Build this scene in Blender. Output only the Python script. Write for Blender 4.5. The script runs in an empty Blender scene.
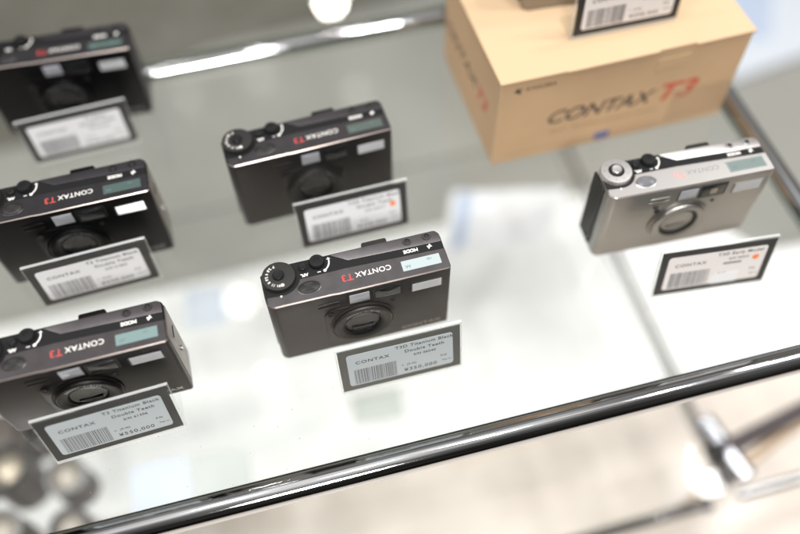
import bpy, bmesh, math, random
from mathutils import Matrix, Vector
random.seed(7)
S = 0.001                       # everything below is written in millimetres
sc = bpy.context.scene
C = sc.collection
R = math.radians

# ------------------------------------------------------------------ camera
cd = bpy.data.cameras.new('camera'); cam = bpy.data.objects.new('camera', cd); C.objects.link(cam)
rot = Matrix(((0.9652486374526209, 0.22755208534991664, -0.12851115262405485),
              (-0.26096067086249414, 0.8130284476552178, -0.5204654374368619),
              (-0.013949772716996432, 0.5359149109291991, 0.8441567461584921)))
cam.matrix_world = Matrix.Translation(Vector((-0.0008, -259.998, 453.725)) * S) @ rot.to_4x4()
cd.sensor_fit = 'HORIZONTAL'; cd.sensor_width = 36.0; cd.lens = 36.0 * 818.57 / 800
cd.clip_start = 0.01; cd.clip_end = 60
cd.dof.use_dof = True; cd.dof.focus_distance = 0.468; cd.dof.aperture_fstop = 1.65
sc.camera = cam

# ------------------------------------------------------------------ world and lamps
w = bpy.data.worlds.new('World'); sc.world = w; w.use_nodes = True
nt = w.node_tree; nt.nodes.clear()
def N(t, k, **kw):
    n = t.nodes.new(k)
    for a, b in kw.items(): setattr(n, a, b)
    return n
tc = N(nt, 'ShaderNodeTexCoord'); sp = N(nt, 'ShaderNodeSeparateXYZ'); nt.links.new(tc.outputs['Generated'], sp.inputs[0])
# brightness by height of the direction: dim below, warm shop walls, brighter ceiling
rz = N(nt, 'ShaderNodeValToRGB'); mz = N(nt, 'ShaderNodeMapRange'); mz.inputs[1].default_value = -1; mz.inputs[2].default_value = 1
nt.links.new(sp.outputs[2], mz.inputs[0]); nt.links.new(mz.outputs[0], rz.inputs[0])
e = rz.color_ramp.elements
e[0].position = 0.0; e[0].color = (.10, .09, .08, 1)
e[1].position = 1.0; e[1].color = (1.6, 1.6, 1.58, 1)
for pos, col in ((.40, (.05, .045, .04)), (.50, (.16, .15, .13)), (.62, (.30, .28, .25)), (.84, (.27, .27, .26)), (.93, (.42, .42, .42))):
    x = e.new(pos); x.color = (*col, 1)
# the side behind the photographer is darker
ry = N(nt, 'ShaderNodeMapRange'); ry.inputs[1].default_value = -.9; ry.inputs[2].default_value = .3; ry.inputs[3].default_value = .12; ry.inputs[4].default_value = 1.0
nt.links.new(sp.outputs[1], ry.inputs[0])
# shop clutter: blocks of light and dark
ns = N(nt, 'ShaderNodeTexNoise'); ns.inputs['Scale'].default_value = 4.6; ns.inputs['Detail'].default_value = 4
nt.links.new(tc.outputs['Generated'], ns.inputs['Vector'])
rn = N(nt, 'ShaderNodeValToRGB'); rn.color_ramp.interpolation = 'B_SPLINE'
rn.color_ramp.elements[0].position = .40; rn.color_ramp.elements[0].color = (.22, .21, .22, 1)
rn.color_ramp.elements[1].position = .62; rn.color_ramp.elements[1].color = (1.75, 1.66, 1.52, 1)
nt.links.new(ns.outputs['Fac'], rn.inputs[0])
m1 = N(nt, 'ShaderNodeMix', data_type='RGBA', blend_type='MULTIPLY'); m1.inputs[0].default_value = 1
nt.links.new(rz.outputs[0], m1.inputs[6]); nt.links.new(rn.outputs[0], m1.inputs[7])
m2 = N(nt, 'ShaderNodeVectorMath', operation='SCALE'); nt.links.new(m1.outputs[2], m2.inputs[0]); nt.links.new(ry.outputs[0], m2.inputs['Scale'])
bg = N(nt, 'ShaderNodeBackground'); bg.inputs[1].default_value = 1.0
nt.links.new(m2.outputs[0], bg.inputs[0])
wo = N(nt, 'ShaderNodeOutputWorld'); nt.links.new(bg.outputs[0], wo.inputs[0])

def area(name, loc, aim, size, radiance, col=(1, 1, 1), shape='RECTANGLE', size_y=None, spread=180):
    l = bpy.data.lights.new(name, 'AREA'); l.shape = shape; l.size = size * S
    sy = size_y or size
    if size_y: l.size_y = size_y * S
    A = size * sy * S * S * (math.pi / 4 if shape == 'DISK' else 1)
    l.energy = radiance * A * math.pi; l.color = col; l.spread = R(spread)
    o = bpy.data.objects.new(name, l); C.objects.link(o); o.location = Vector(loc) * S
    d = Vector(aim) - Vector(loc); o.rotation_euler = d.to_track_quat('-Z', 'Y').to_euler()
    return o
for x, y in ((-300, 60), (52, -40), (345, 40), (425, -140), (900, -60)):
    area('key_light', (x, y, 1720), (60, 60, 0), 50, 900, (1, .992, .982), 'DISK')
for x, y, rad in ((-900, -450, 42), (-1350, 250, 52), (1350, 350, 42), (1650, -300, 52)):
    area('side_fill', (x, y, 1720), (60, 60, 0), 300, rad, (1, .992, .982), 'DISK')  # unseen lamps added off to the sides to soften the shadows
area('front_light', (-100, -1500, 1500), (60, 50, 0), 420, 62, (1, .98, .94), 'DISK')
for x, y, r, d in ((-181, 1147, 22, 60), (403, 2453, 260, 55), (70, 3136, 260, 50), (-331, 3117, 260, 50), (560, 2900, 300, 50), (1334, 813, 80, 60)):
    area('downlight', (x, y, 1800), (x, y, 0), d, r, (1, .95, .86), 'DISK')
sc.view_settings.view_transform = 'Standard'; sc.view_settings.look = 'None'
sc.view_settings.exposure = 0.10; sc.view_settings.gamma = 1.0
sc.render.engine = 'CYCLES'
sc.cycles.use_denoising = True
sc.cycles.max_bounces = 10; sc.cycles.transparent_max_bounces = 16; sc.cycles.glossy_bounces = 6
sc.cycles.caustics_reflective = False; sc.cycles.caustics_refractive = False
sc.cycles.sample_clamp_indirect = 6.0

# ------------------------------------------------------------------ materials
def mat(name, col, rough=.5, metal=0., coat=0., bump=0., bscale=900., vary=0., vscale=60., spec=.5, coat_rough=.08, aniso=0):
    m = bpy.data.materials.new(name); m.use_nodes = True; t = m.node_tree; b = t.nodes['Principled BSDF']
    b.inputs['Base Color'].default_value = (*col, 1); b.inputs['Roughness'].default_value = rough
    b.inputs['Metallic'].default_value = metal; b.inputs['Coat Weight'].default_value = coat
    b.inputs['Coat Roughness'].default_value = coat_rough
    b.inputs['Specular IOR Level'].default_value = spec
    t_c = N(t, 'ShaderNodeTexCoord')
    if vary:
        n = N(t, 'ShaderNodeTexNoise'); n.inputs['Scale'].default_value = vscale; n.inputs['Detail'].default_value = 5
        t.links.new(t_c.outputs['Object'], n.inputs['Vector'])
        mx = N(t, 'ShaderNodeMix', data_type='RGBA'); t.links.new(n.outputs['Fac'], mx.inputs[0])
        mx.inputs[6].default_value = (*[c * (1 - vary) for c in col], 1); mx.inputs[7].default_value = (*[min(1, c * (1 + vary)) for c in col], 1)
        t.links.new(mx.outputs[2], b.inputs['Base Color'])
        rr = N(t, 'ShaderNodeMapRange'); rr.inputs[3].default_value = rough * .8; rr.inputs[4].default_value = min(1, rough * 1.2)
        t.links.new(n.outputs['Fac'], rr.inputs[0]); t.links.new(rr.outputs[0], b.inputs['Roughness'])
    if bump:
        n = N(t, 'ShaderNodeTexNoise'); n.inputs['Scale'].default_value = bscale; n.inputs['Detail'].default_value = 3
        t.links.new(t_c.outputs['Object'], n.inputs['Vector'])
        bp_ = N(t, 'ShaderNodeBump'); bp_.inputs['Strength'].default_value = bump; bp_.inputs['Distance'].default_value = .0002
        t.links.new(n.outputs['Fac'], bp_.inputs['Height']); t.links.new(bp_.outputs[0], b.inputs['Normal'])
    return m

def glass(name, tint, ior=1.5, veil=(1, 1, 1), dust=0.0):
    """thin clear sheet: tinted see-through plus a Fresnel reflection"""
    m = bpy.data.materials.new(name); m.use_nodes = True; t = m.node_tree; t.nodes.clear()
    o = N(t, 'ShaderNodeOutputMaterial'); mx = N(t, 'ShaderNodeMixShader'); tr = N(t, 'ShaderNodeBsdfTransparent'); gl = N(t, 'ShaderNodeBsdfGlossy')
    tr.inputs[0].default_value = (*tint, 1); gl.inputs['Roughness'].default_value = 0.0; gl.inputs['Color'].default_value = (*veil, 1)
    fr = N(t, 'ShaderNodeFresnel'); ge = N(t, 'ShaderNodeNewGeometry'); mr = N(t, 'ShaderNodeMapRange')
    mr.inputs[3].default_value = ior; mr.inputs[4].default_value = 1 / ior
    t.links.new(ge.outputs['Backfacing'], mr.inputs[0]); t.links.new(mr.outputs[0], fr.inputs['IOR'])
    t.links.new(fr.outputs[0], mx.inputs[0]); t.links.new(tr.outputs[0], mx.inputs[1]); t.links.new(gl.outputs[0], mx.inputs[2])
    last = mx
    if dust:
        tc_ = N(t, 'ShaderNodeTexCoord'); n = N(t, 'ShaderNodeTexNoise'); n.inputs['Scale'].default_value = 14; n.inputs['Detail'].default_value = 8
        t.links.new(tc_.outputs['Object'], n.inputs['Vector'])
        r_ = N(t, 'ShaderNodeMapRange'); r_.inputs[1].default_value = .35; r_.inputs[2].default_value = .75; r_.inputs[3].default_value = 0; r_.inputs[4].default_value = dust
        t.links.new(n.outputs['Fac'], r_.inputs[0])
        df = N(t, 'ShaderNodeBsdfDiffuse'); df.inputs[0].default_value = (.8, .8, .78, 1)
        m3 = N(t, 'ShaderNodeMixShader'); t.links.new(r_.outputs[0], m3.inputs[0]); t.links.new(mx.outputs[0], m3.inputs[1]); t.links.new(df.outputs[0], m3.inputs[2]); last = m3
    if dust:
        vo = N(t, 'ShaderNodeTexVoronoi'); vo.inputs['Scale'].default_value = 110; t.links.new(tc_.outputs['Object'], vo.inputs['Vector'])
        ls = N(t, 'ShaderNodeMath', operation='LESS_THAN'); ls.inputs[1].default_value = .035; t.links.new(vo.outputs['Distance'], ls.inputs[0])
        sc_ = N(t, 'ShaderNodeMath', operation='MULTIPLY'); sc_.inputs[1].default_value = .55; t.links.new(ls.outputs[0], sc_.inputs[0])
        d2 = N(t, 'ShaderNodeBsdfDiffuse'); d2.inputs[0].default_value = (.35, .34, .32, 1)
        m4 = N(t, 'ShaderNodeMixShader'); t.links.new(sc_.outputs[0], m4.inputs[0]); t.links.new(last.outputs[0], m4.inputs[1]); t.links.new(d2.outputs[0], m4.inputs[2]); last = m4
    t.links.new(last.outputs[0], o.inputs[0])
    return m

def frosted(name, col, amount):
    m = bpy.data.materials.new(name); m.use_nodes = True; t = m.node_tree; t.nodes.clear()
    o = N(t, 'ShaderNodeOutputMaterial'); mx = N(t, 'ShaderNodeMixShader'); tr = N(t, 'ShaderNodeBsdfTransparent'); df = N(t, 'ShaderNodeBsdfPrincipled')
    df.inputs['Base Color'].default_value = (*col, 1); df.inputs['Roughness'].default_value = .15
    mx.inputs[0].default_value = amount
    t.links.new(tr.outputs[0], mx.inputs[1]); t.links.new(df.outputs[0], mx.inputs[2]); t.links.new(mx.outputs[0], o.inputs[0])
    return m

M = dict(
    chrome=mat('polished_chrome', (.55, .56, .58), .06, 1., bump=.02, bscale=300),
    chrome_soft=mat('brushed_chrome', (.6, .6, .6), .18, 1.),
    black_deck=mat('black_deck', (.008, .008, .009), .4, 0, spec=.25),
    glint_edge=mat('titanium_edge_glint', (.42, .36, .34), .32, .9),  # paler metal paints a highlight along the top plate's front bevel
    rubber=mat('black_rubber', (.014, .0135, .013), .5, spec=.35),
    dark_glass=mat('dark_lens_glass', (.008, .008, .010), .06, 0, spec=.35),
    vf_glass=mat('viewfinder_glass', (.012, .013, .014), .12, 0, spec=.3),
    lcd=mat('lcd', (.33, .38, .39), .22, 0, coat=.6),
    lcd_grey=mat('lcd_dark', (.05, .078, .072), .25, 0, coat=.5),
    lcd_ink=mat('lcd_ink', (.10, .14, .15), .4),
    ink_white=mat('white_ink', (.66, .64, .61), .5),
    ink_red=mat('red_ink', (.42, .045, .045), .5),
    ink_pale_red=mat('pale_red_ink', (.75, .22, .20), .5),
    ink_grey=mat('grey_ink', (.20, .21, .21), .5),
    ink_green=mat('green_ink', (.05, .35, .33), .5),
    frosted_window=mat('frosted_window', (.36, .37, .41), .25, 0, coat=.5),
    flash=mat('flash_lens', (.62, .63, .65), .18, .45, coat=.8),
    card_sheen=mat('sheen_grey_card', (.065, .065, .058), .45),  # black card with its sheen mixed into a greyer colour
    card_black=mat('black_card', (.018, .018, .018), .45, 0, bump=.03),
    label=mat('label_paper', (.74, .75, .78), .5, vary=.02),
    label_shaded=mat('label_paper_shaded', (.41, .455, .475), .5, vary=.03),  # same label paper, darkened for the dimmer light on the front tags
    label_warm=mat('label_paper_warm', (.74, .70, .69), .5, vary=.02),
    print_black=mat('print_black', (.05, .05, .055), .5),
    print_grey=mat('print_grey', (.13, .13, .14), .5),
    orange=mat('orange_dot', (.9, .22, .05), .5),
    kraft=mat('kraft_board', (.555, .375, .22), .75, vary=.14, vscale=22, bump=.15, bscale=260),
    kraft_top=mat('kraft_lid', (.475, .335, .205), .7, vary=.08, vscale=10, bump=.12, bscale=260),  # same board as the body, darkened to offset strong light on top
    box_black=mat('box_black_ink', (.06, .045, .035), .6),
    box_brown=mat('box_brown_ink', (.30, .19, .10), .7),
    box_red=mat('box_red_ink', (.55, .09, .05), .6),
    box_blue=mat('box_blue_sticker', (.09, .12, .33), .5),
    tape=frosted('clear_tape', (.55, .42, .27), .14),
    veil_white=mat('veil_board', (.91, .91, .91), .5, vary=.015, vscale=4),
    deck=mat('cream_laminate', (.64, .57, .505), .45, vary=.02, vscale=3, coat=.2),
    counter=mat('olive_counter', (.29, .287, .262), .4, vary=.12, vscale=2.2, coat=.12, coat_rough=.08),
    shade_olive=mat('dark_olive_shade', (.105, .10, .08), .5, vary=.2, vscale=3),
    paper=mat('white_paper', (.76, .77, .80), .6),
    far_paper=mat('bluish_paper', (.56, .60, .66), .6),
    clamp=mat('worn_chrome', (.42, .43, .46), .22, 1.),
    rail_dark=mat('dull_chrome', (.36, .36, .36), .10, 1.),
    paper_blue=mat('blue_print', (.40, .48, .64), .6),
    faint_blue=mat('faint_blue_print', (.42, .49, .62), .6),
    card_blue=mat('pale_blue_card', (.55, .60, .68), .6),
    card_green=mat('grey_green_card', (.50, .53, .51), .6),
    card_grey=mat('pale_grey_card', (.50, .53, .50), .6),
    leather=mat('brown_leather', (.07, .055, .045), .55, bump=.4, bscale=700),
    brass=mat('brass', (.42, .37, .29), .45, .8),
    beige=mat('beige_cap', (.40, .36, .31), .45, .4),
    tan=mat('tan_rod', (.55, .42, .30), .35, .6),
    purple=mat('plum_rod', (.07, .058, .060), .35, .5),
    acrylic=glass('clear_acrylic', (.975, .985, .98), 1.49),
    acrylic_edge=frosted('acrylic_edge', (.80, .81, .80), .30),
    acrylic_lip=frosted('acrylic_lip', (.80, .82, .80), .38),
    shelf_glass=glass('shelf_glass', (.984, .990, .985), 1.5, dust=.02),
    lower_glass=glass('lower_shelf_glass', (.990, .993, .990), 1.5),
    glass_edge=mat('glass_edge_green', (.17, .20, .17), .1, 0, coat=1),
)

# ------------------------------------------------------------------ mesh helpers
class MB:
    def __init__(s): s.bm = bmesh.new()
    def prism(s, poly, z0, z1, bev=0., seg=2, top_only=False, mtx=None, mi=0):
        """polygon in XY extruded along Z, with its rim edges bevelled"""
        b = bmesh.new()
        lo = [b.verts.new((x, y, z0)) for x, y in poly]; f = b.faces.new(lo)
        r = bmesh.ops.extrude_face_region(b, geom=[f])
        bmesh.ops.translate(b, verts=[v for v in r['geom'] if isinstance(v, bmesh.types.BMVert)], vec=(0, 0, z1 - z0))
        bmesh.ops.recalc_face_normals(b, faces=b.faces)
        if bev:
            es = [e for e in b.edges if abs(e.verts[0].co.z - e.verts[1].co.z) < 1e-6 and (not top_only or e.verts[0].co.z > (z0 + z1) / 2)]
            bmesh.ops.bevel(b, geom=es, offset=bev, segments=seg, affect='EDGES', profile=.5)
        s.merge(b, mtx, mi); return s
    def box(s, x0, x1, y0, y1, z0, z1, bev=0., seg=2, mtx=None, mi=0):
        b = bmesh.new(); bmesh.ops.create_cube(b, size=1)
        bmesh.ops.scale(b, vec=(x1 - x0, y1 - y0, z1 - z0), verts=b.verts)
        bmesh.ops.translate(b, vec=((x0 + x1) / 2, (y0 + y1) / 2, (z0 + z1) / 2), verts=b.verts)
        if bev: bmesh.ops.bevel(b, geom=list(b.edges), offset=bev, segments=seg, affect='EDGES', profile=.5)
        s.merge(b, mtx, mi); return s
    def lathe(s, prof, center=(0, 0, 0), axis='Z', seg=48, sx=1., sy=1., mi=0, knurl=None):
        """(radius, height) profile turned about an axis; axis '-Y' points at the viewer"""
        b = bmesh.new(); rings = []
        for k, (r, h) in enumerate(prof):
            if r < 1e-6: rings.append([b.verts.new((0, 0, h))]); continue
            ring = []
            for i in range(seg):
                a = 2 * math.pi * i / seg; rr = r
                if knurl and k in knurl and i % 2: rr = r - .5
                ring.append(b.verts.new((rr * math.cos(a) * sx, rr * math.sin(a) * sy, h)))
            rings.append(ring)
        for p_, q in zip(rings, rings[1:]):
            for i in range(seg):
                j = (i + 1) % seg
                if len(p_) == 1 and len(q) == 1: continue
                if len(p_) == 1: b.faces.new((p_[0], q[i], q[j]))
                elif len(q) == 1: b.faces.new((p_[i], p_[j], q[0]))
                else: b.faces.new((p_[i], p_[j], q[j], q[i]))
        bmesh.ops.recalc_face_normals(b, faces=b.faces)
        m = Matrix.Translation(center)
        if axis == '-Y': m = m @ Matrix.Rotation(R(90), 4, 'X')
        if axis == 'X': m = m @ Matrix.Rotation(R(90), 4, 'Y')
        s.merge(b, m, mi); return s
    def tube(s, p0, p1, r, seg=32, cap=True):
        a, b_ = Vector(p0), Vector(p1); d = b_ - a
        b = bmesh.new(); bmesh.ops.create_cone(b, cap_ends=cap, segments=seg, radius1=r, radius2=r, depth=d.length)
        s.merge(b, Matrix.Translation((a + b_) / 2) @ d.to_track_quat('Z', 'Y').to_matrix().to_4x4()); return s
    def text(s, body, size, mtx, sx=1., bold=0., spacing=1., align='CENTER', ext=.04, shear=0.):
        cu = bpy.data.curves.new('lettering', 'FONT'); cu.body = body; cu.size = size; cu.align_x = align; cu.align_y = 'CENTER'
        cu.extrude = ext; cu.offset = bold; cu.space_character = spacing; cu.shear = shear; cu.resolution_u = 4
        o = bpy.data.objects.new('lettering', cu); C.objects.link(o)
        me = bpy.data.meshes.new_from_object(o.evaluated_get(bpy.context.evaluated_depsgraph_get()))
        bpy.data.objects.remove(o); bpy.data.curves.remove(cu)
        b = bmesh.new(); b.from_mesh(me); bpy.data.meshes.remove(me)
        s.merge(b, mtx @ Matrix.Diagonal((sx, 1, 1, 1))); return s
    def merge(s, b, mtx=None, mi=0):
        if mtx is not None: b.transform(mtx)
        for f in b.faces: f.material_index = mi
        me = bpy.data.meshes.new('piece'); b.to_mesh(me); b.free(); s.bm.from_mesh(me); bpy.data.meshes.remove(me)
    def build(s, name, m, parent=None, smooth=True, xf=None):
        if xf is not None: s.bm.transform(xf)
        s.bm.transform(Matrix.Scale(S, 4))
        me = bpy.data.meshes.new(name)
        s.bm.to_mesh(me); s.bm.free()
        for mm in (m if isinstance(m, (list, tuple)) else [m]): me.materials.append(mm)
        o = bpy.data.objects.new(name, me); C.objects.link(o)
        if parent: o.parent = parent
        if smooth:
            for f in me.polygons: f.use_smooth = True
            try: me.set_sharp_from_angle(angle=R(32))
            except Exception: pass
        return o

def tag(o, label=None, cat=None, group=None, kind=None):
    if label: o['label'] = label
    if cat: o['category'] = cat
    if group: o['group'] = group
    if kind: o['kind'] = kind
    return o
def empty(name, loc, rz=0):
    o = bpy.data.objects.new(name, None); C.objects.link(o); o.empty_display_size = .01
    o.location = Vector(loc) * S; o.rotation_euler.z = rz; return o
def rrect(x0, x1, y0, y1, r, n=6):
    """rounded rectangle; r is one radius or (x0y0, x1y0, x1y1, x0y1)"""
    r = (r,) * 4 if not isinstance(r, (tuple, list)) else r
    P = []
    for (cx, cy, rr, a0) in ((x0 + r[0], y0 + r[0], r[0], 180), (x1 - r[1], y0 + r[1], r[1], 270), (x1 - r[2], y1 - r[2], r[2], 0), (x0 + r[3], y1 - r[3], r[3], 90)):
        for k in range(n + 1):
            a = R(a0 + 90 * k / n); P.append((cx + rr * math.cos(a), cy + rr * math.sin(a)))
    return P
FRONT = Matrix.Rotation(R(90), 4, 'X')          # flat XY artwork -> stands up facing the viewer
def onfront(x, z, y=0., rz=0.): return Matrix.Translation((x, y, z)) @ FRONT @ Matrix.Rotation(rz, 4, 'Z')
def ontop(x, y, z, rz=math.pi): return Matrix.Translation((x, y, z)) @ Matrix.Rotation(rz, 4, 'Z')

# ------------------------------------------------------------------ the setting below and behind the shelf
def struct(name, mb, m):
    o = mb.build(name, m, smooth=False); return tag(o, kind='structure')
struct('counter_floor', MB().box(-2500, 3500, -1500, 4500, -520, -500), M['counter'])
struct('shade_sheet', MB().prism([(-2400, 640), (-330, 700), (-60, 830), (260, 850), (1500, 1200), (1500, 4300), (-2400, 4300)], -499.8, -495), M['shade_olive'])  # dark sheet added to paint the dimmer far side of the counter
struct('veil_board', MB().prism([(-1600, 98.8), (2400, -7.2), (2400, 60), (600, 190), (500, 344), (-1600, 344)], -449.9, -448), M['veil_white'])  # white board added for the bright glass veil, front edge follows the rail
struct('cabinet_deck', MB().prism([(-1600, -1000), (2400, -1000), (2400, 60), (601, 191), (501, 345), (-1600, 345)], -499.5, -450, 2), M['deck'])

# ------------------------------------------------------------------ shelf frames and glass
def rail(mb, p0, p1, r=6.): mb.tube(p0, p1, r, 48); return mb
fr = empty('shelf_frame', (345, -110, -7))
loc = Matrix.Translation((-345, 110, 7))
rail(MB(), (-330, -101.7, -3), (354, -109.9, -3), 8.).build('front_rail', M['chrome'], fr, xf=loc)
rail(MB(), (-330, 246, -3), (339, 246, -3), 7.).build('back_rail', M['chrome'], fr, xf=loc)
rail(MB(), (347.2, -101.5, -3), (347.2, 253, -3), 7.6).build('side_rail', M['chrome'], fr, xf=loc)
tag(fr, 'polished chrome tube frame around the upper glass shelf', 'shelf frame')
gs = MB().prism([(-330, -93.4), (339, -101.4), (339, 238.6), (-330, 238.6)], -6, 0)
gs = gs.build('glass_shelf', [M['shelf_glass'], M['glass_edge']], smooth=False)
for f in gs.data.polygons:
    if abs(f.normal.z) < .5: f.material_index = 1
tag(gs, 'clear upper glass shelf carrying the compact cameras and price tags', 'shelf')

lf = empty('shelf_frame', (345, -120, -306)); loc = Matrix.Translation((-345, 120, 306))
m_ = MB(); rail(m_, (-420, -117.5, -301), (316, -119.8, -301), 5.2); m_.build('front_rail', M['rail_dark'], lf, xf=loc)
m_ = MB(); rail(m_, (350, -120.2, -301), (700, -121, -301), 5.2); m_.build('front_rail', M['rail_dark'], lf, xf=loc)
MB().lathe([(0, 0), (6, 0), (8, 2), (8, 6), (6, 8), (0, 8)], (314, -120, -301), 'X').build('rail_joint', M['rail_dark'], lf, xf=loc)
m_ = MB(); rail(m_, (345, -112, -302), (352, 345, -302), 3.6); m_.build('side_rail', M['rail_dark'], lf, xf=loc)
tag(lf, 'blurred thin chrome rail frame of the lower shelf', 'shelf frame')
gl = MB().box(-420, 340, -113, 340, -306, -300).build('glass_shelf', [M['lower_glass'], M['glass_edge']], smooth=False)
for f in gl.data.polygons:
    if abs(f.normal.z) < .5: f.material_index = 1
tag(gl, 'blurred lower glass shelf beneath the upper one holding papers and lenses', 'shelf')

rg = MB().box(-330, 341, 258, 560, -6, 0).build('glass_shelf', [M['shelf_glass'], M['glass_edge']], smooth=False)
for f in rg.data.polygons:
    if abs(f.normal.z) < .5: f.material_index = 1
tag(rg, 'empty glass shelf just beyond the back rail at the top edge', 'shelf')

cl = empty('rail_clamp', (358, -80, -300)); loc = Matrix.Translation((-358, 80, 300))
MB().lathe([(0, 0), (10, 0), (12, 2), (12, 26), (10, 28), (9.5, 31), (9.5, 35), (12, 37), (12, 64), (10, 66), (0, 66)], (0, 0, 0), 'Z').build(
    'sleeve', M['clamp'], cl, xf=loc @ Matrix.Translation((346, -46, -292)) @ Matrix.Rotation(R(12), 4, 'Z') @ Matrix.Rotation(R(90), 4, 'X'))
m_ = MB(); m_.tube((350, -80, -288), (470, -62, -268), 8); m_.build('cross_rod', M['purple'], cl, xf=loc)
m_ = MB(); m_.tube((336, -81.5, -290), (350, -80, -288), 10); m_.build('end_cap', M['rubber'], cl, xf=loc)
tag(cl, 'shiny chrome clamp with a black end cap below the front rail', 'clamp')
m_ = MB(); m_.tube((300, -116, -318), (470, -60, -312), 6)
tag(m_.build('brace_rod', M['tan']), 'blurred tan metal rod running diagonally behind the chrome clamp', 'rod')

# ------------------------------------------------------------------ things lying on the lower glass and the counter
def sheet(name, quad, z, th, m, label, cat, stripe=None, sm=None):
    cx = sum(q[0] for q in quad) / 4; cy = sum(q[1] for q in quad) / 4
    r = empty(name, (cx, cy, z)) if stripe else None
    xf = Matrix.Translation((-cx, -cy, -z)) if stripe else None
    o = MB().prism(quad, z, z + th).build('page' if stripe else name, m, r, smooth=False, xf=xf)
    if stripe: MB().prism(stripe, z + th + .1, z + th + .3).build('printed_stripe', sm, r, smooth=False, xf=xf)
    tag(r or o, label, cat); return r or o
sheet('paper_sheet', [(163, 205), (279, 196), (329, 257), (200, 288)], -299.8, .6, M['paper'], 'white paper with a blue stripe lying on the lower glass between two cameras', 'paper',
      [(176, 212), (190, 211), (222, 280), (207, 283)], M['paper_blue'])
sheet('info_card', [(-193, -2), (-137, -6), (-137, 52), (-190, 56)], -299.8, 1, M['card_blue'], 'pale blue card on the lower glass under the front rail', 'card')
sheet('info_card', [(-134, 8), (-80, 2), (-78, 44), (-132, 54)], -299.8, 1, M['card_green'], 'grey green card on the lower glass beside the pale blue card', 'card')
sheet('info_card', [(24, 40), (74, 36), (78, 68), (28, 72)], -299.8, 1, M['card_grey'], 'pale grey card on the lower glass below the middle price tag', 'card')
sheet('info_card', [(-120, 190), (-78, 186), (-74, 232), (-116, 238)], -299.8, 1, M['card_blue'], 'small bluish card on the lower glass between the two left camera rows', 'card')
sheet('paper_sheet', [(742, 520), (1150, 580), (1150, 1300), (700, 1300)], -494.6, 3, M['far_paper'], 'large white sheet with faint blue print on the counter behind the box', 'paper',
      [(775, 600), (850, 590), (1010, 880), (860, 900)], M['faint_blue'])

def lens(x, y, r, h, ringm, cap, label):
    o = empty('camera_lens', (x, y, -300))
    MB().lathe([(0, 0.2), (r * .9, .2), (r, 2), (r, h * .55), (r * .94, h * .6), (r * .94, h), (r * .8, h), (r * .78, h - 4), (0, h - 4)], seg=40).build('barrel', M['leather'], o)
    MB().lathe([(r * .8, h - .5), (r * .82, h + 1), (r * 1.0, h + 1), (r * 1.02, h - 1.5)], seg=40).build('front_ring', ringm, o)
    MB().lathe([(0, h + 4), (r * .3, h + 3), (r * .55, h + .5), (r * .74, h - 3.4), (r * .76, h - 3.9)], seg=40).build('glass', cap, o)
    tag(o, label, 'lens')
lens(-236, 46, 18, 44, M['chrome_soft'], M['beige'], 'ring shaped lens with a dark barrel and beige front at the lower left')
lens(-282, 60, 21, 60, M['rubber'], M['brass'], 'tall dark lens with a brassy front at the far lower left')
lens(-238, 2, 18, 34, M['rubber'], M['beige'], 'brown lens partly behind the front rail at the lower left corner')
lens(-290, 8, 19, 52, M['chrome_soft'], M['beige'], 'tall grey lens in the very corner at the lower left edge')
lens(-262, 100, 16, 36, M['chrome_soft'], M['rubber'], 'dark capped lens with a grey rim above the two round lenses')
oc = empty('old_camera', (-330, 92, -300), R(8))
MB().prism(rrect(-60, 62, -22, 18, 14), .3, 52, 3).build('body', M['leather'], oc)
MB().prism(rrect(-55, 57, -19, 15, 12), 52.1, 62, 3).build('top_cover', M['leather'], oc)
MB().lathe([(20, 0), (20, 20), (16, 22), (12, 21), (0, 20)], (10, -22, 28), '-Y').build('lens_barrel', M['rubber'], oc)
tag(oc, 'blurred dark brown camera on the lower glass at the left edge', 'camera')

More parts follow.
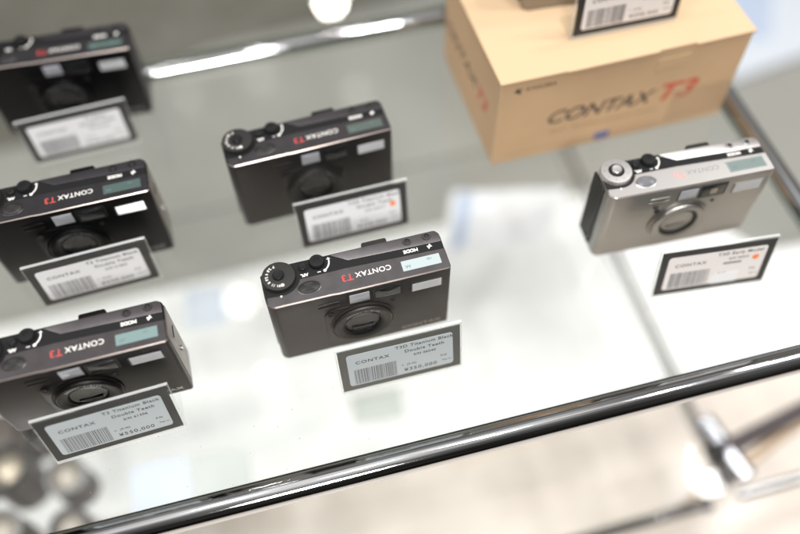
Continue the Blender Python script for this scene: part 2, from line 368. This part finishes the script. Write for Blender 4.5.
# ------------------------------------------------------------------ compact camera
def compact(loc, rz, P, label, group='compact cameras facing the viewer on the glass shelf', full=True, z=0.15):
    """P: body, plate, trim, silver(bool), dial, ink, red"""
    W, D, H = 105., 27.2, 63.
    o = empty('compact_camera', (loc[0], loc[1], z), rz)
    pb, pp = P['body'], P['plate']
    # body: plan outline with a round grip end (left) and crisp right end
    out = []
    def arc(cx, cy, r, a0, a1, n=10):
        for k in range(n + 1):
            a = R(a0 + (a1 - a0) * k / n); out.append((cx + r * math.cos(a), cy + r * math.sin(a)))
    arc(4.9, 5.3, 4.8, 178, 265, 10)
    out.append((36, .3)); out.append((40, 0))
    arc(W - 1.6, 1.6, 1.6, 270, 360, 5); arc(W - 3.2, D - 3.2, 3.2, 0, 90, 6); arc(10.2, D - 10.2 + .6, 10.0, 92, 178, 12)
    MB().prism(out, .4, 61.9, .6, 3).build('body', pb, o)
    MB().prism([(x * .985 + .8, y * .96 + .5) for x, y in out], 0, 1.2).build('base_plate', M['rubber'], o)
    # black deck in the recess of the top
    MB().prism([(x * .992 + .4, y * .985 + .2) for x, y in out], 61.9, 62.35, .15, 1).build('control_deck', M['black_deck'], o)
    # front top plate
    fp = []
    out2 = out; out = []
    arc(4.9, 5.3, 4.85, 170, 265, 10); out.append((36, .3)); out.append((40, -.05)); arc(W - 1.6, 1.55, 1.6, 270, 360, 5)
    out += [(W - .02, 13.9), (47, 15.9), (20.5, 15.6)]
    for k in range(7):
        a = R(-22 - 68 * k / 6); out.append((9.6 + 11.4 * math.cos(a), 19.0 + 11.4 * math.sin(a)))
    out.append((4.5, 7.9)); out.append((.5, 8.3))
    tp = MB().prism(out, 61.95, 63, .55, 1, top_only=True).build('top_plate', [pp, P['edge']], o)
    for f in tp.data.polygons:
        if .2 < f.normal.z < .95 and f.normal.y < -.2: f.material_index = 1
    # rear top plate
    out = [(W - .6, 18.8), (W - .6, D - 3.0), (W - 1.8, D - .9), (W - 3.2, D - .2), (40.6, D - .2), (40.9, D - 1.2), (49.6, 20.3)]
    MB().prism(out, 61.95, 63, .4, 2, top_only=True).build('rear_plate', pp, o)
    # eyepiece bump at the back
    MB().prism(rrect(59.3, 74.2, D - 1.4, D + 3.0, (.2, .2, 1.2, 1.2)), 38, 62.7, .7).build('eyepiece', M['rubber'] if P['silver'] else pb, o)
    # side covers
    MB().prism(rrect(10.4, D - 1.5, 2.5, 60, 1.5), -.75, .6, .3, mtx=Matrix(((0, 0, 1, 0), (1, 0, 0, 0), (0, 1, 0, 0), (0, 0, 0, 1)))).build('side_cover', M['rubber'] if P['silver'] else M['black_deck'], o)
    if P['silver']: MB().lathe([(1.7, -1.6), (1.7, .8), (0, .8)], (-.6, 13, 9), 'X', 20).build('strap_lug', M['chrome_soft'], o)
    if full:
        sm = MB().prism(rrect(4.5, D - 1.8, 2, 60.5, 2.), W - .2, W + .35, .3, mtx=Matrix(((0, 0, 1, 0), (1, 0, 0, 0), (0, 1, 0, 0), (0, 0, 0, 1))))
        sm.build('side_cover', P['side'], o)
        MB().lathe([(1.6, -1), (1.6, 1.6), (.7, 1.6), (.7, 0), (0, 0)], (W, 15, 26), 'X', 20).build('strap_lug', M['chrome_soft'], o)
        MB().box(W + .3, W + .75, 12, 20, 44, 45, .2).build('latch', M['rubber'], o)
    # mode dial
    dl = MB().lathe([(9.7, 61.6), (9.7, 62.2), (9.7, 65.2), (9.3, 65.6), (8.9, 65.65), (0, 65.65)], (9.5, 18.9, 0), seg=72, knurl=(1, 2)).build('mode_dial', P['dial'], o)
    if P['silver']:
        MB().lathe([(4.9, 65.6), (4.9, 65.8), (0, 65.8)], (9.5, 18.9, 0)).build('dial_ring', M['black_deck'], dl)
    MB().lathe([(3.2, 65.5), (3.2, 67.0), (2.7, 67.5), (0, 67.3)], (9.5, 18.9, 0), seg=32).build('dial_button', P['knob'], dl)
    nm = MB()
    if not P['silver']:
        for k, s_ in enumerate(('P', '2.8', '4', '5.6', '8', '11', '16')):
            a = R(105 + 26 * k); nm.text(s_, 2.3, Matrix.Translation((9.5 + 6.7 * math.cos(a), 18.9 + 6.7 * math.sin(a), 65.75)) @ Matrix.Rotation(a + math.pi / 2, 4, 'Z'), bold=.04)
        nm.lathe([(1.0, 65.7), (0, 65.75)], (9.5 + 1.2, 12.4, 0), seg=12)
    else:
        for k in range(9):
            a = R(40 * k + 10); nm.text('P2468SCFT'[k], 1.6, Matrix.Translation((9.5 + 7.2 * math.cos(a), 18.9 + 7.2 * math.sin(a), 65.75)) @ Matrix.Rotation(a + math.pi / 2, 4, 'Z'))
    nm.build('numerals', M['ink_white'] if not P['silver'] else M['ink_grey'], dl, smooth=False)
    # AF lock button and exposure dial
    MB().lathe([(3.1, 62.2), (3.1, 62.9), (2.5, 62.9), (2.4, 63.9), (2.0, 64.2), (0, 64.0)], (23.9, 22.7, 0), seg=32).build('focus_button', P['btn'], o)
    MB().lathe([(4.6, 62.2), (4.6, 64.6), (4.0, 65.1), (1.6, 65.2), (1.4, 64.8), (0, 64.8)], (32.2, 23.6, 0), seg=48, knurl=(1,)).build('exposure_dial', P['btn'], o)
    # shutter button
    MB().lathe([(6.9, 62.9), (6.9, 63.25), (6.2, 63.5), (5.9, 63.2)], (24.7, 8.3, 0), seg=48, sy=.64).build('shutter_rim', pp, o)
    MB().lathe([(5.9, 62.9), (5.8, 63.8), (4.6, 64.3), (0, 64.1)], (24.7, 8.3, 0), seg=48, sy=.64).build('shutter_button', P['shutter'], o)
    # two small push buttons
    for bx, by in ((85.3, 23.5), (97.0, 23.9)):
        b = MB().lathe([(2.5, 62.9), (2.5, 63.5), (2.2, 63.9), (1.7, 63.9), (1.5, 63.3)], (bx, by, 0), seg=28).build('push_button', P['btnrim'], o)
        MB().lathe([(1.55, 63.1), (1.2, 63.6), (0, 63.7)], (bx, by - .2, 0), seg=20).build('button_cap', M['rubber'], b)
    # LCD
    MB().prism(rrect(77.0, 101.4, 3.5, 11.9, .5), 62.95, 63.06).build('display_bezel', P['bezel'], o)
    ld = MB().prism(rrect(78.1, 100.6, 4.3, 11.1, .3), 63.07, 63.2).build('display', P['lcd'], o)
    MB().text('AA', 3.0, ontop(81.5, 6.9, 63.25), sx=.8).text('100', 2.0, ontop(94.5, 9.0, 63.25)).build('digits', M['lcd_ink'], ld, smooth=False)
    # lettering of the top
    MB().text('CONTAX', 4.7, ontop(61.8, 9.6, 63.03), sx=1.0, bold=.03, spacing=1.06).build('lettering', P['ink'], o, smooth=False)
    MB().text('T3', 6.0, ontop(46.6, 9.2, 63.03), sx=1.0, bold=.08, spacing=1.1).build('lettering', P['red'], o, smooth=False)
    iw = M['ink_white']
    MB().text('MODE', 3.0, ontop(85.8, 17.4, 62.4), bold=.14).build('mode_lettering', iw, o, smooth=False)
    MB().text('AFL', 2.6, ontop(23.8, 17.6, 62.4), bold=.12).build('focus_lettering', iw, o, smooth=False)
    MB().prism([(96.3, 15.6), (97.6, 17.1), (98.6, 16.9), (97.4, 19.2), (96.4, 17.9), (95.5, 18.1)], 62.3, 62.42).build('flash_symbol', iw, o, smooth=False)
    MB().box(31.2, 33.2, 17.2, 17.7, 62.3, 62.42).build('minus_sign', iw, o, smooth=False)
    MB().prism([(38, 24.5), (38.75, 24.5), (38.75, 23.75), (39.25, 23.75), (39.25, 24.5), (40, 24.5), (40, 25), (39.25, 25), (39.25, 25.75), (38.75, 25.75), (38.75, 25), (38, 25)], 62.3, 62.42).build('plus_sign', iw, o, smooth=False)
    pa = [(32.2 + 7.3 * math.cos(R(a)), 23.8 + 7.3 * math.sin(R(a))) for a in range(-62, 3, 8)] + [(32.2 + 6.5 * math.cos(R(a)), 23.8 + 6.5 * math.sin(R(a))) for a in range(2, -63, -8)]
    MB().prism(pa, 62.3, 62.42).build('scale_arc', iw, o, smooth=False)
    MB().lathe([(0, 62.3), (.95, 62.42), (0, 62.5)], (35.6, 17.6, 0), seg=12).build('scale_dot', iw, o, smooth=False)
    MB().lathe([(.6, 63.02), (0, 63.1)], (8.6, 6.9, 0), seg=12).build('index_dot', iw, o, smooth=False)
    # ---- front face
    def fprism(poly, depth, bev=0., y=0.): return MB().prism(poly, 0, depth, bev, 2, top_only=True, mtx=Matrix.Translation((0, y, 0)) @ FRONT)
    if not P['silver']: fprism(rrect(29.6, 52, 8, 47.0, (7, 2, 6, 7)), .45, .3, .05).build('lens_surround', pb, o)
    LX, LZ = 51.4, 26.6
    ln = MB().lathe([(19.8, -.5), (19.7, .9), (19.1, 1.3), (18.3, .9), (17.7, .9), (17.4, 2.3), (16.8, 2.8), (15.6, 2.8), (13.2, 2.2), (12.9, 2.1)], (LX, 0, LZ), '-Y', seg=72).build('lens_ring', P['lens'], o)
    MB().lathe([(13.0, 2.1), (11.2, 1.2), (10.9, .3), (0, .2)], (LX, 0, LZ), '-Y', seg=56).build('lens_cone', P['lenscone'], ln)
    MB().lathe([(10.6, .3), (9.9, .7), (9.2, .4), (0, .8)], (LX, 0, LZ), '-Y', seg=48).build('lens_front', P['lensfront'], ln)
    lt = MB()
    for k, ch in enumerate('Sonnar 2,8/35'):
        a = R(128 - 6.6 * k)
        lt.text(ch, 2.1, onfront(LX + 14.6 * math.cos(a), LZ + 14.6 * math.sin(a), -2.66, a - math.pi / 2), bold=.03)
    lt.build('lens_lettering', P['ink2'], ln, smooth=False)
    # barrier door edge, a soft bar across the opening
    MB().box(LX - 6.5, LX + 6.5, -1.3, -.7, LZ - 5.4, LZ - 3.6, .2).build('barrier', pb, ln)
    # windows
    f1 = fprism(rrect(44.6, 57.4, 49.2, 59.2, .4), .25).build('window_frame', M['black_deck'], o)
    fprism(rrect(45.2, 56.8, 49.8, 58.6, .3), .2, .05, -.25).build('window_pane', M['frosted_window'], f1)
    f2 = fprism(rrect(58.6, 76.2, 47.4, 59.2, .6), .3).build('viewfinder_frame', M['black_deck'], o)
    fprism(rrect(60.2, 74.8, 48.8, 58.0, .4), .15, .05, -.3).build('viewfinder_pane', P['vf'], f2)
    if P['silver']: fprism(rrect(65.5, 70, 50.5, 55, 1.), .15, .05, -.5).build('viewfinder_lens', M['brass'], f2)
    f3 = fprism(rrect(80.8, 100.2, 46.4, 56.0, .6), .35, .2).build('flash_frame', P['lens'], o)
    fm = MB()
    for k in range(9):
        z0 = 47.3 + k * .86
        fm.prism([(81.9, z0), (99.2, z0), (99.2, z0 + .80), (81.9, z0 + .80)], 0, .32, .25, 1, top_only=True, mtx=Matrix.Translation((0, -.36, 0)) @ FRONT)
    fm.build('flash_lens', M['flash'], f3)
    # grille, small holes, engraving
    g = MB()
    for z in (50.6, 54.2): g.box(26.8, 39.2, -.3, .3, z, z + 1.0, .25)
    g.build('microphone_grille', P['lens'], o)
    MB().lathe([(1.8, 0), (1.8, .5), (1.2, .5), (.9, .1), (0, .1)], (33.2, -.9, 43.2), '-Y', 20).build('sensor_hole', M['rubber'], o)
    MB().lathe([(1.3, 0), (1.3, .3), (.8, .3), (.6, .05), (0, .05)], (70.3, 0, 42.3), '-Y', 16).build('sensor_hole', M['rubber'], o)
    MB().text('CONTAX T3' if P.get('eng') == 2 else 'CONTAX', 4.0, onfront(87.6, 5.6, -.03), sx=1.45, bold=.05).build('engraving', P['ink2'], o, smooth=False)
    return tag(o, label, 'camera', group)

def paint(n, c, r=.36, m=.35, coat=.1, spec=.4): return mat(n, c, r, m, bump=.12, bscale=2600, vary=.14, vscale=140, coat=coat, coat_rough=.2, spec=spec)
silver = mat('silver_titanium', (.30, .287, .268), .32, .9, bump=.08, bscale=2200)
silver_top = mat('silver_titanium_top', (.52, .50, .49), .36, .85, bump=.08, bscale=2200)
def style(tone, top, **k):
    d = dict(body=tone, plate=top, silver=False, dial=M['rubber'], knob=M['black_deck'], btn=M['black_deck'], btnrim=top, shutter=M['rubber'], bezel=top, lcd=M['lcd'],
             ink=M['ink_white'], ink2=M['ink_grey'], red=M['ink_red'], lens=tone, lenscone=M['black_deck'], lensfront=M['dark_glass'], vf=M['vf_glass'], side=top, edge=M['glint_edge'])
    d.update(k); return d
tA = paint('titanium_black_lit', (.036, .033, .031), .36, .4, 0, .25); pA = paint('titanium_black_lit_top', (.084, .077, .080), .36, .55)  # paler mix: light and reflections on the central body put into the colour
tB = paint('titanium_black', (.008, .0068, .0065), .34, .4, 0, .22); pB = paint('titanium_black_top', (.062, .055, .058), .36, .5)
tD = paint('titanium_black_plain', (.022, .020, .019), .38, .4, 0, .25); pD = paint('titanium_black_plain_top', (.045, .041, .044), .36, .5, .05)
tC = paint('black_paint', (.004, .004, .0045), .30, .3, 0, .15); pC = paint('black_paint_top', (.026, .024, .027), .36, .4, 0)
sideB = paint('side_cover_bronze', (.20, .165, .14), .35, .8)
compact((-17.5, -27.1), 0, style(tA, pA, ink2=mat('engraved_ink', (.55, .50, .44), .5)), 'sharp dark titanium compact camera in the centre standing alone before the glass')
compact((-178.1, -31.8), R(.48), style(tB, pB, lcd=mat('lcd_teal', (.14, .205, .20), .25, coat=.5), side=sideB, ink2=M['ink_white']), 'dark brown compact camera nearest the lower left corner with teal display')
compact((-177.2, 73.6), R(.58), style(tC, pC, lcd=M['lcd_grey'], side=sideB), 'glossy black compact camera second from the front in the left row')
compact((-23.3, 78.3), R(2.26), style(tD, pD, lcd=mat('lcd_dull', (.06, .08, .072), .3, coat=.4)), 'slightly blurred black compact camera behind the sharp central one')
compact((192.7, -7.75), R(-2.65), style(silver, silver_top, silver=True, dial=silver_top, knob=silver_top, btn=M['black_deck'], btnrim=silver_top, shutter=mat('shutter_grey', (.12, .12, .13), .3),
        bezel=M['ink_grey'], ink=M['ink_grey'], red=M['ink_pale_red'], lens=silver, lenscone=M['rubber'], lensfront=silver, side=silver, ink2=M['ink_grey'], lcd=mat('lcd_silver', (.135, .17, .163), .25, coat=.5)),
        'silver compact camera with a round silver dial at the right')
compact((-178.3, 208.3), R(-3.12), style(tC, pC, lcd=M['lcd_grey'], ink2=M['ink_grey']), 'blurred black compact camera farthest back in the left row')

# ------------------------------------------------------------------ price tags
def barcode(mb, x0, x1, z0, z1, y, rnd):
    x = x0
    while x < x1:
        wd = rnd.choice((.28, .28, .5, .75)); mb.box(x, min(x + wd, x1), y - .03, y + .03, z0, z1); x += wd + rnd.choice((.28, .3, .5, .6))
def price_tag(loc, rz, tilt, lines, price, label, z=.1, dot=None, paper=None, seed=1, foot=24, w=72.2, h=37.7, glare=False, small=None, card=None):
    o = empty('price_tag', (loc[0], loc[1], z), rz)
    T = Matrix.Rotation(-tilt, 4, 'X')
    z0 = 3.1
    rnd = random.Random(seed)
    # L shaped clear stand
    a = MB().box(-.8, w + 1.0, .4, 2.2, .6, z0 + h + .9, .2, mtx=T)
    a.box(-.8, w + 1.0, 2.0, foot, .05, 1.6, .2)
    a.build('acrylic_stand', M['acrylic'], o, smooth=False)
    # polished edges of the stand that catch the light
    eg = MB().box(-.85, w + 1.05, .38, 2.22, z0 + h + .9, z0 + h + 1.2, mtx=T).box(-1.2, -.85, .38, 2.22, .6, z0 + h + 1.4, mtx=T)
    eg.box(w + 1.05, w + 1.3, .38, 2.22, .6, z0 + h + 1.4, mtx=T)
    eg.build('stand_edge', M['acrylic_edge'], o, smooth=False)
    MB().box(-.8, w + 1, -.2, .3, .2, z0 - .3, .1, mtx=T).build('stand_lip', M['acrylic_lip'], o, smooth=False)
    c = MB().box(0, w, -.35, .3, z0, z0 + h, .08, mtx=T).build('black_card', card or M['card_black'], o, smooth=False)
    mx, mz = 4.6, 4.2
    TF = T @ Matrix.Translation((0, -.36, 0)) @ FRONT
    lb = MB().prism(rrect(mx, w - mx, z0 + mz, z0 + h - mz - .4, 2.), 0, .14, mtx=TF).build('label', paper or M['label'], c, smooth=False)
    X = lambda u: u * w
    Z = lambda v: z0 + h * (1 - v)
    def tx(mb, s, u, v, size, al='LEFT', sp_=1.1, bold=.02, sx=1.): mb.text(s, size, T @ Matrix.Translation((X(u), -.53, Z(v))) @ FRONT, sx=sx, spacing=sp_, align=al, bold=bold, ext=.02)
    t = MB()
    tx(t, 'CONTAX', .13, .335, 3.6, sp_=1.15, bold=.05, sx=1.2)
    for k, s_ in enumerate(lines):
        tx(t, s_, .70, .20 + .125 * k, 3.5 if k < len(lines) - 1 else 2.6, 'CENTER', 1.12, .05, 1.08)
    tx(t, small or '<  (9-N)', .50, .66, 2.3, sp_=1.15, bold=.03)
    if not glare: tx(t, price, .52, .79, 4.0, sp_=1.22, bold=.05, sx=1.1)
    tx(t, 'P.N', .83, .64, 2.3, bold=.05); tx(t, 'Tax in.', .84, .76, 2.0)
    t.build('lettering', M['print_black'], lb, smooth=False)
    b = MB(); barcode(b, X(.11), X(.465), Z(.86), Z(.50), -.53, rnd)
    b.merge  # bars live on the label face
    b.bm.transform(T)
    b.build('barcode', M['print_grey'], lb, smooth=False)
    if dot:
        MB().lathe([(2.1, 0), (2.1, .1), (0, .12)], (0, 0, 0), 'Z', 24).build('orange_sticker', M['orange'], lb, smooth=False,
            xf=T @ Matrix.Translation((X(dot[0]), -.52, Z(dot[1]))) @ FRONT)
    if glare:
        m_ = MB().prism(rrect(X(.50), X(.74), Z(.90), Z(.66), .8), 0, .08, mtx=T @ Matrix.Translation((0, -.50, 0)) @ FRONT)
        m_.build('glare_patch', M['paper'], lb, smooth=False)  # white patch painting lamp glare over the price
        MB().box(X(.57), X(.73), -.62, -.5, Z(.44), Z(.405), mtx=T).build('ink_bar', M['print_grey'], lb, smooth=False)
    return tag(o, label, 'price tag', 'price tags standing before the cameras')
price_tag((13.5, -58.9), R(-.7), R(11.4), ['T3D Titanium Black', 'Double Teeth', 'S/N 06040'], '¥350,000', 'sharp grey price tag in front of the central camera', seed=3, paper=M['label_shaded'], card=M['card_sheen'])
price_tag((-153.5, -56.8), R(2.2), R(11.7), ['T3 Titanium Black', 'Double Teeth', 'S/N 61306'], '¥550,000', 'tilted price tag reading 550,000 in front of the lower left camera', seed=4, paper=M['label_shaded'], foot=22)
price_tag((-155.9, 50.2), R(2.2), R(3.7), ['T3 Titanium Black', 'Double Teeth', 'S/N 01862'], '¥350,000', 'price tag standing before the second camera of the left row, no orange dot', seed=5, foot=20)
price_tag((11.2, 49.2), R(.8), R(9.0), ['T3D Titanium Black', 'Double Teeth', 'S/N 04417'], '¥398,000', 'white price tag with an orange dot before the black camera behind the centre', dot=(.865, .42), seed=6, foot=26)
price_tag((217.3, -46.6), R(-6.1), R(10.8), ['T3D Early Model', 'S/N 02231'], '', 'price tag reading Early Model with an orange dot before the silver camera', dot=(.85, .36), paper=M['label_warm'], seed=7, foot=26, glare=True)
price_tag((-158.1, 172.8), R(2.2), R(2.0), ['T3 Black', 'Double Teeth', 'S/N 05120'], '¥298,000', 'blurred white price tag farthest back in the left row', seed=8, foot=30)

# ------------------------------------------------------------------ cardboard box
BW, BD, BH = 176.7, 115., 80.
bx = empty('cardboard_box', (154.0, 84.8, .15), R(.42))
MB().box(0, BW, 0, BD, 0, BH - 2.2, 1.0, 2).build('box_body', M['kraft'], bx, smooth=False)
# lid with a thumb notch cut in its front edge and a slightly uneven rim
lid = [(-.7, -.9), (44, -1.2), (45, -1.9), (108, -1.5), (108.4, -.4), (134, -.3), (134.6, -1.6), (BW + .5, -1.0), (BW + .7, BD), (-.6, BD)]
MB().prism(lid, BH - 2.1, BH, .5, 2).build('lid', M['kraft_top'], bx, smooth=False)
MB().prism([(110, 60.5), (110, 70.5), (134, 71.4), (134, 64), (131, 62)], 0, .35, .1, mtx=FRONT).build('lid_tongue', M['kraft'], bx, smooth=False)
t = MB()
t.text('CONTAX', 16.4, onfront(73.5, 36.2, -.05), sx=1.10, bold=.24, spacing=.98, shear=.35)
t.build('lettering', M['box_black'], bx, smooth=False)
t = MB()
t.text('KYOCERA', 4.6, onfront(28.0, 70.0, -.05), sx=1.0, bold=.03, shear=.15)
t.build('lettering', M['box_black'], bx, smooth=False)
t = MB()
t.prism([(9.5, 69.0), (11.8, 72.6), (13.0, 70.9), (15.6, 71.6), (13.8, 69.2), (14.6, 66.4), (12.2, 68.0)], 0, .06, mtx=FRONT)
t.build('maker_emblem', M['box_black'], bx, smooth=False)
MB().text('T3', 22, onfront(130.5, 36.6, -.05), sx=1.18, bold=.6, spacing=1.05, shear=.3).build('lettering', M['box_red'], bx, smooth=False)
t = MB().text('35mm  Autofocus Compact Camera', 4.4, onfront(80, 22.4, -.05), sx=1.25, shear=.2)
t.build('fine_print', M['box_brown'], bx, smooth=False)
t = MB()
t.box(8, 170, -.08, -.02, 7.6, 8.0)
t.build('printed_line', M['box_brown'], bx, smooth=False)
MB().box(77, 88, -.25, -.02, 3.2, 9.8).build('blue_sticker', M['box_blue'], bx, smooth=False)
MB().box(131, 176, -.4, -.15, 6, 36.5, mtx=Matrix.Translation((0, 0, 0))).build('tape', M['tape'], bx, smooth=False)
LEFT = Matrix(((0, 0, -1, 0), (-1, 0, 0, 0), (0, 1, 0, 0), (0, 0, 0, 1)))
MB().text('CONTAX', 14, Matrix.Translation((-.05, 84, 38)) @ LEFT, sx=1.35, bold=.15, shear=.3).build('side_lettering', M['box_black'], bx, smooth=False)
MB().text('T3', 18, Matrix.Translation((-.05, 31, 37)) @ LEFT, sx=1.1, bold=.3, shear=.3).build('side_lettering', M['box_red'], bx, smooth=False)
tag(bx, 'brown cardboard camera box standing on the glass shelf', 'box')
price_tag((210.6, 109.2), R(-.6), R(3), ['T3 Titanium Silver', 'Boxed Set', 'S/N 07715'], '¥398,000', 'black framed price tag standing on top of the cardboard box', z=BH + .25, paper=M['label_warm'], seed=9, foot=22)
compact((189., 143.7), R(-3), style(silver, silver_top, silver=True, dial=silver_top, knob=silver_top, btnrim=silver_top, bezel=silver_top, ink=M['ink_grey'], red=M['ink_pale_red'], lens=silver, lenscone=silver, side=silver),
        'silver camera cut off by the top edge standing on the cardboard box', z=BH + .3)
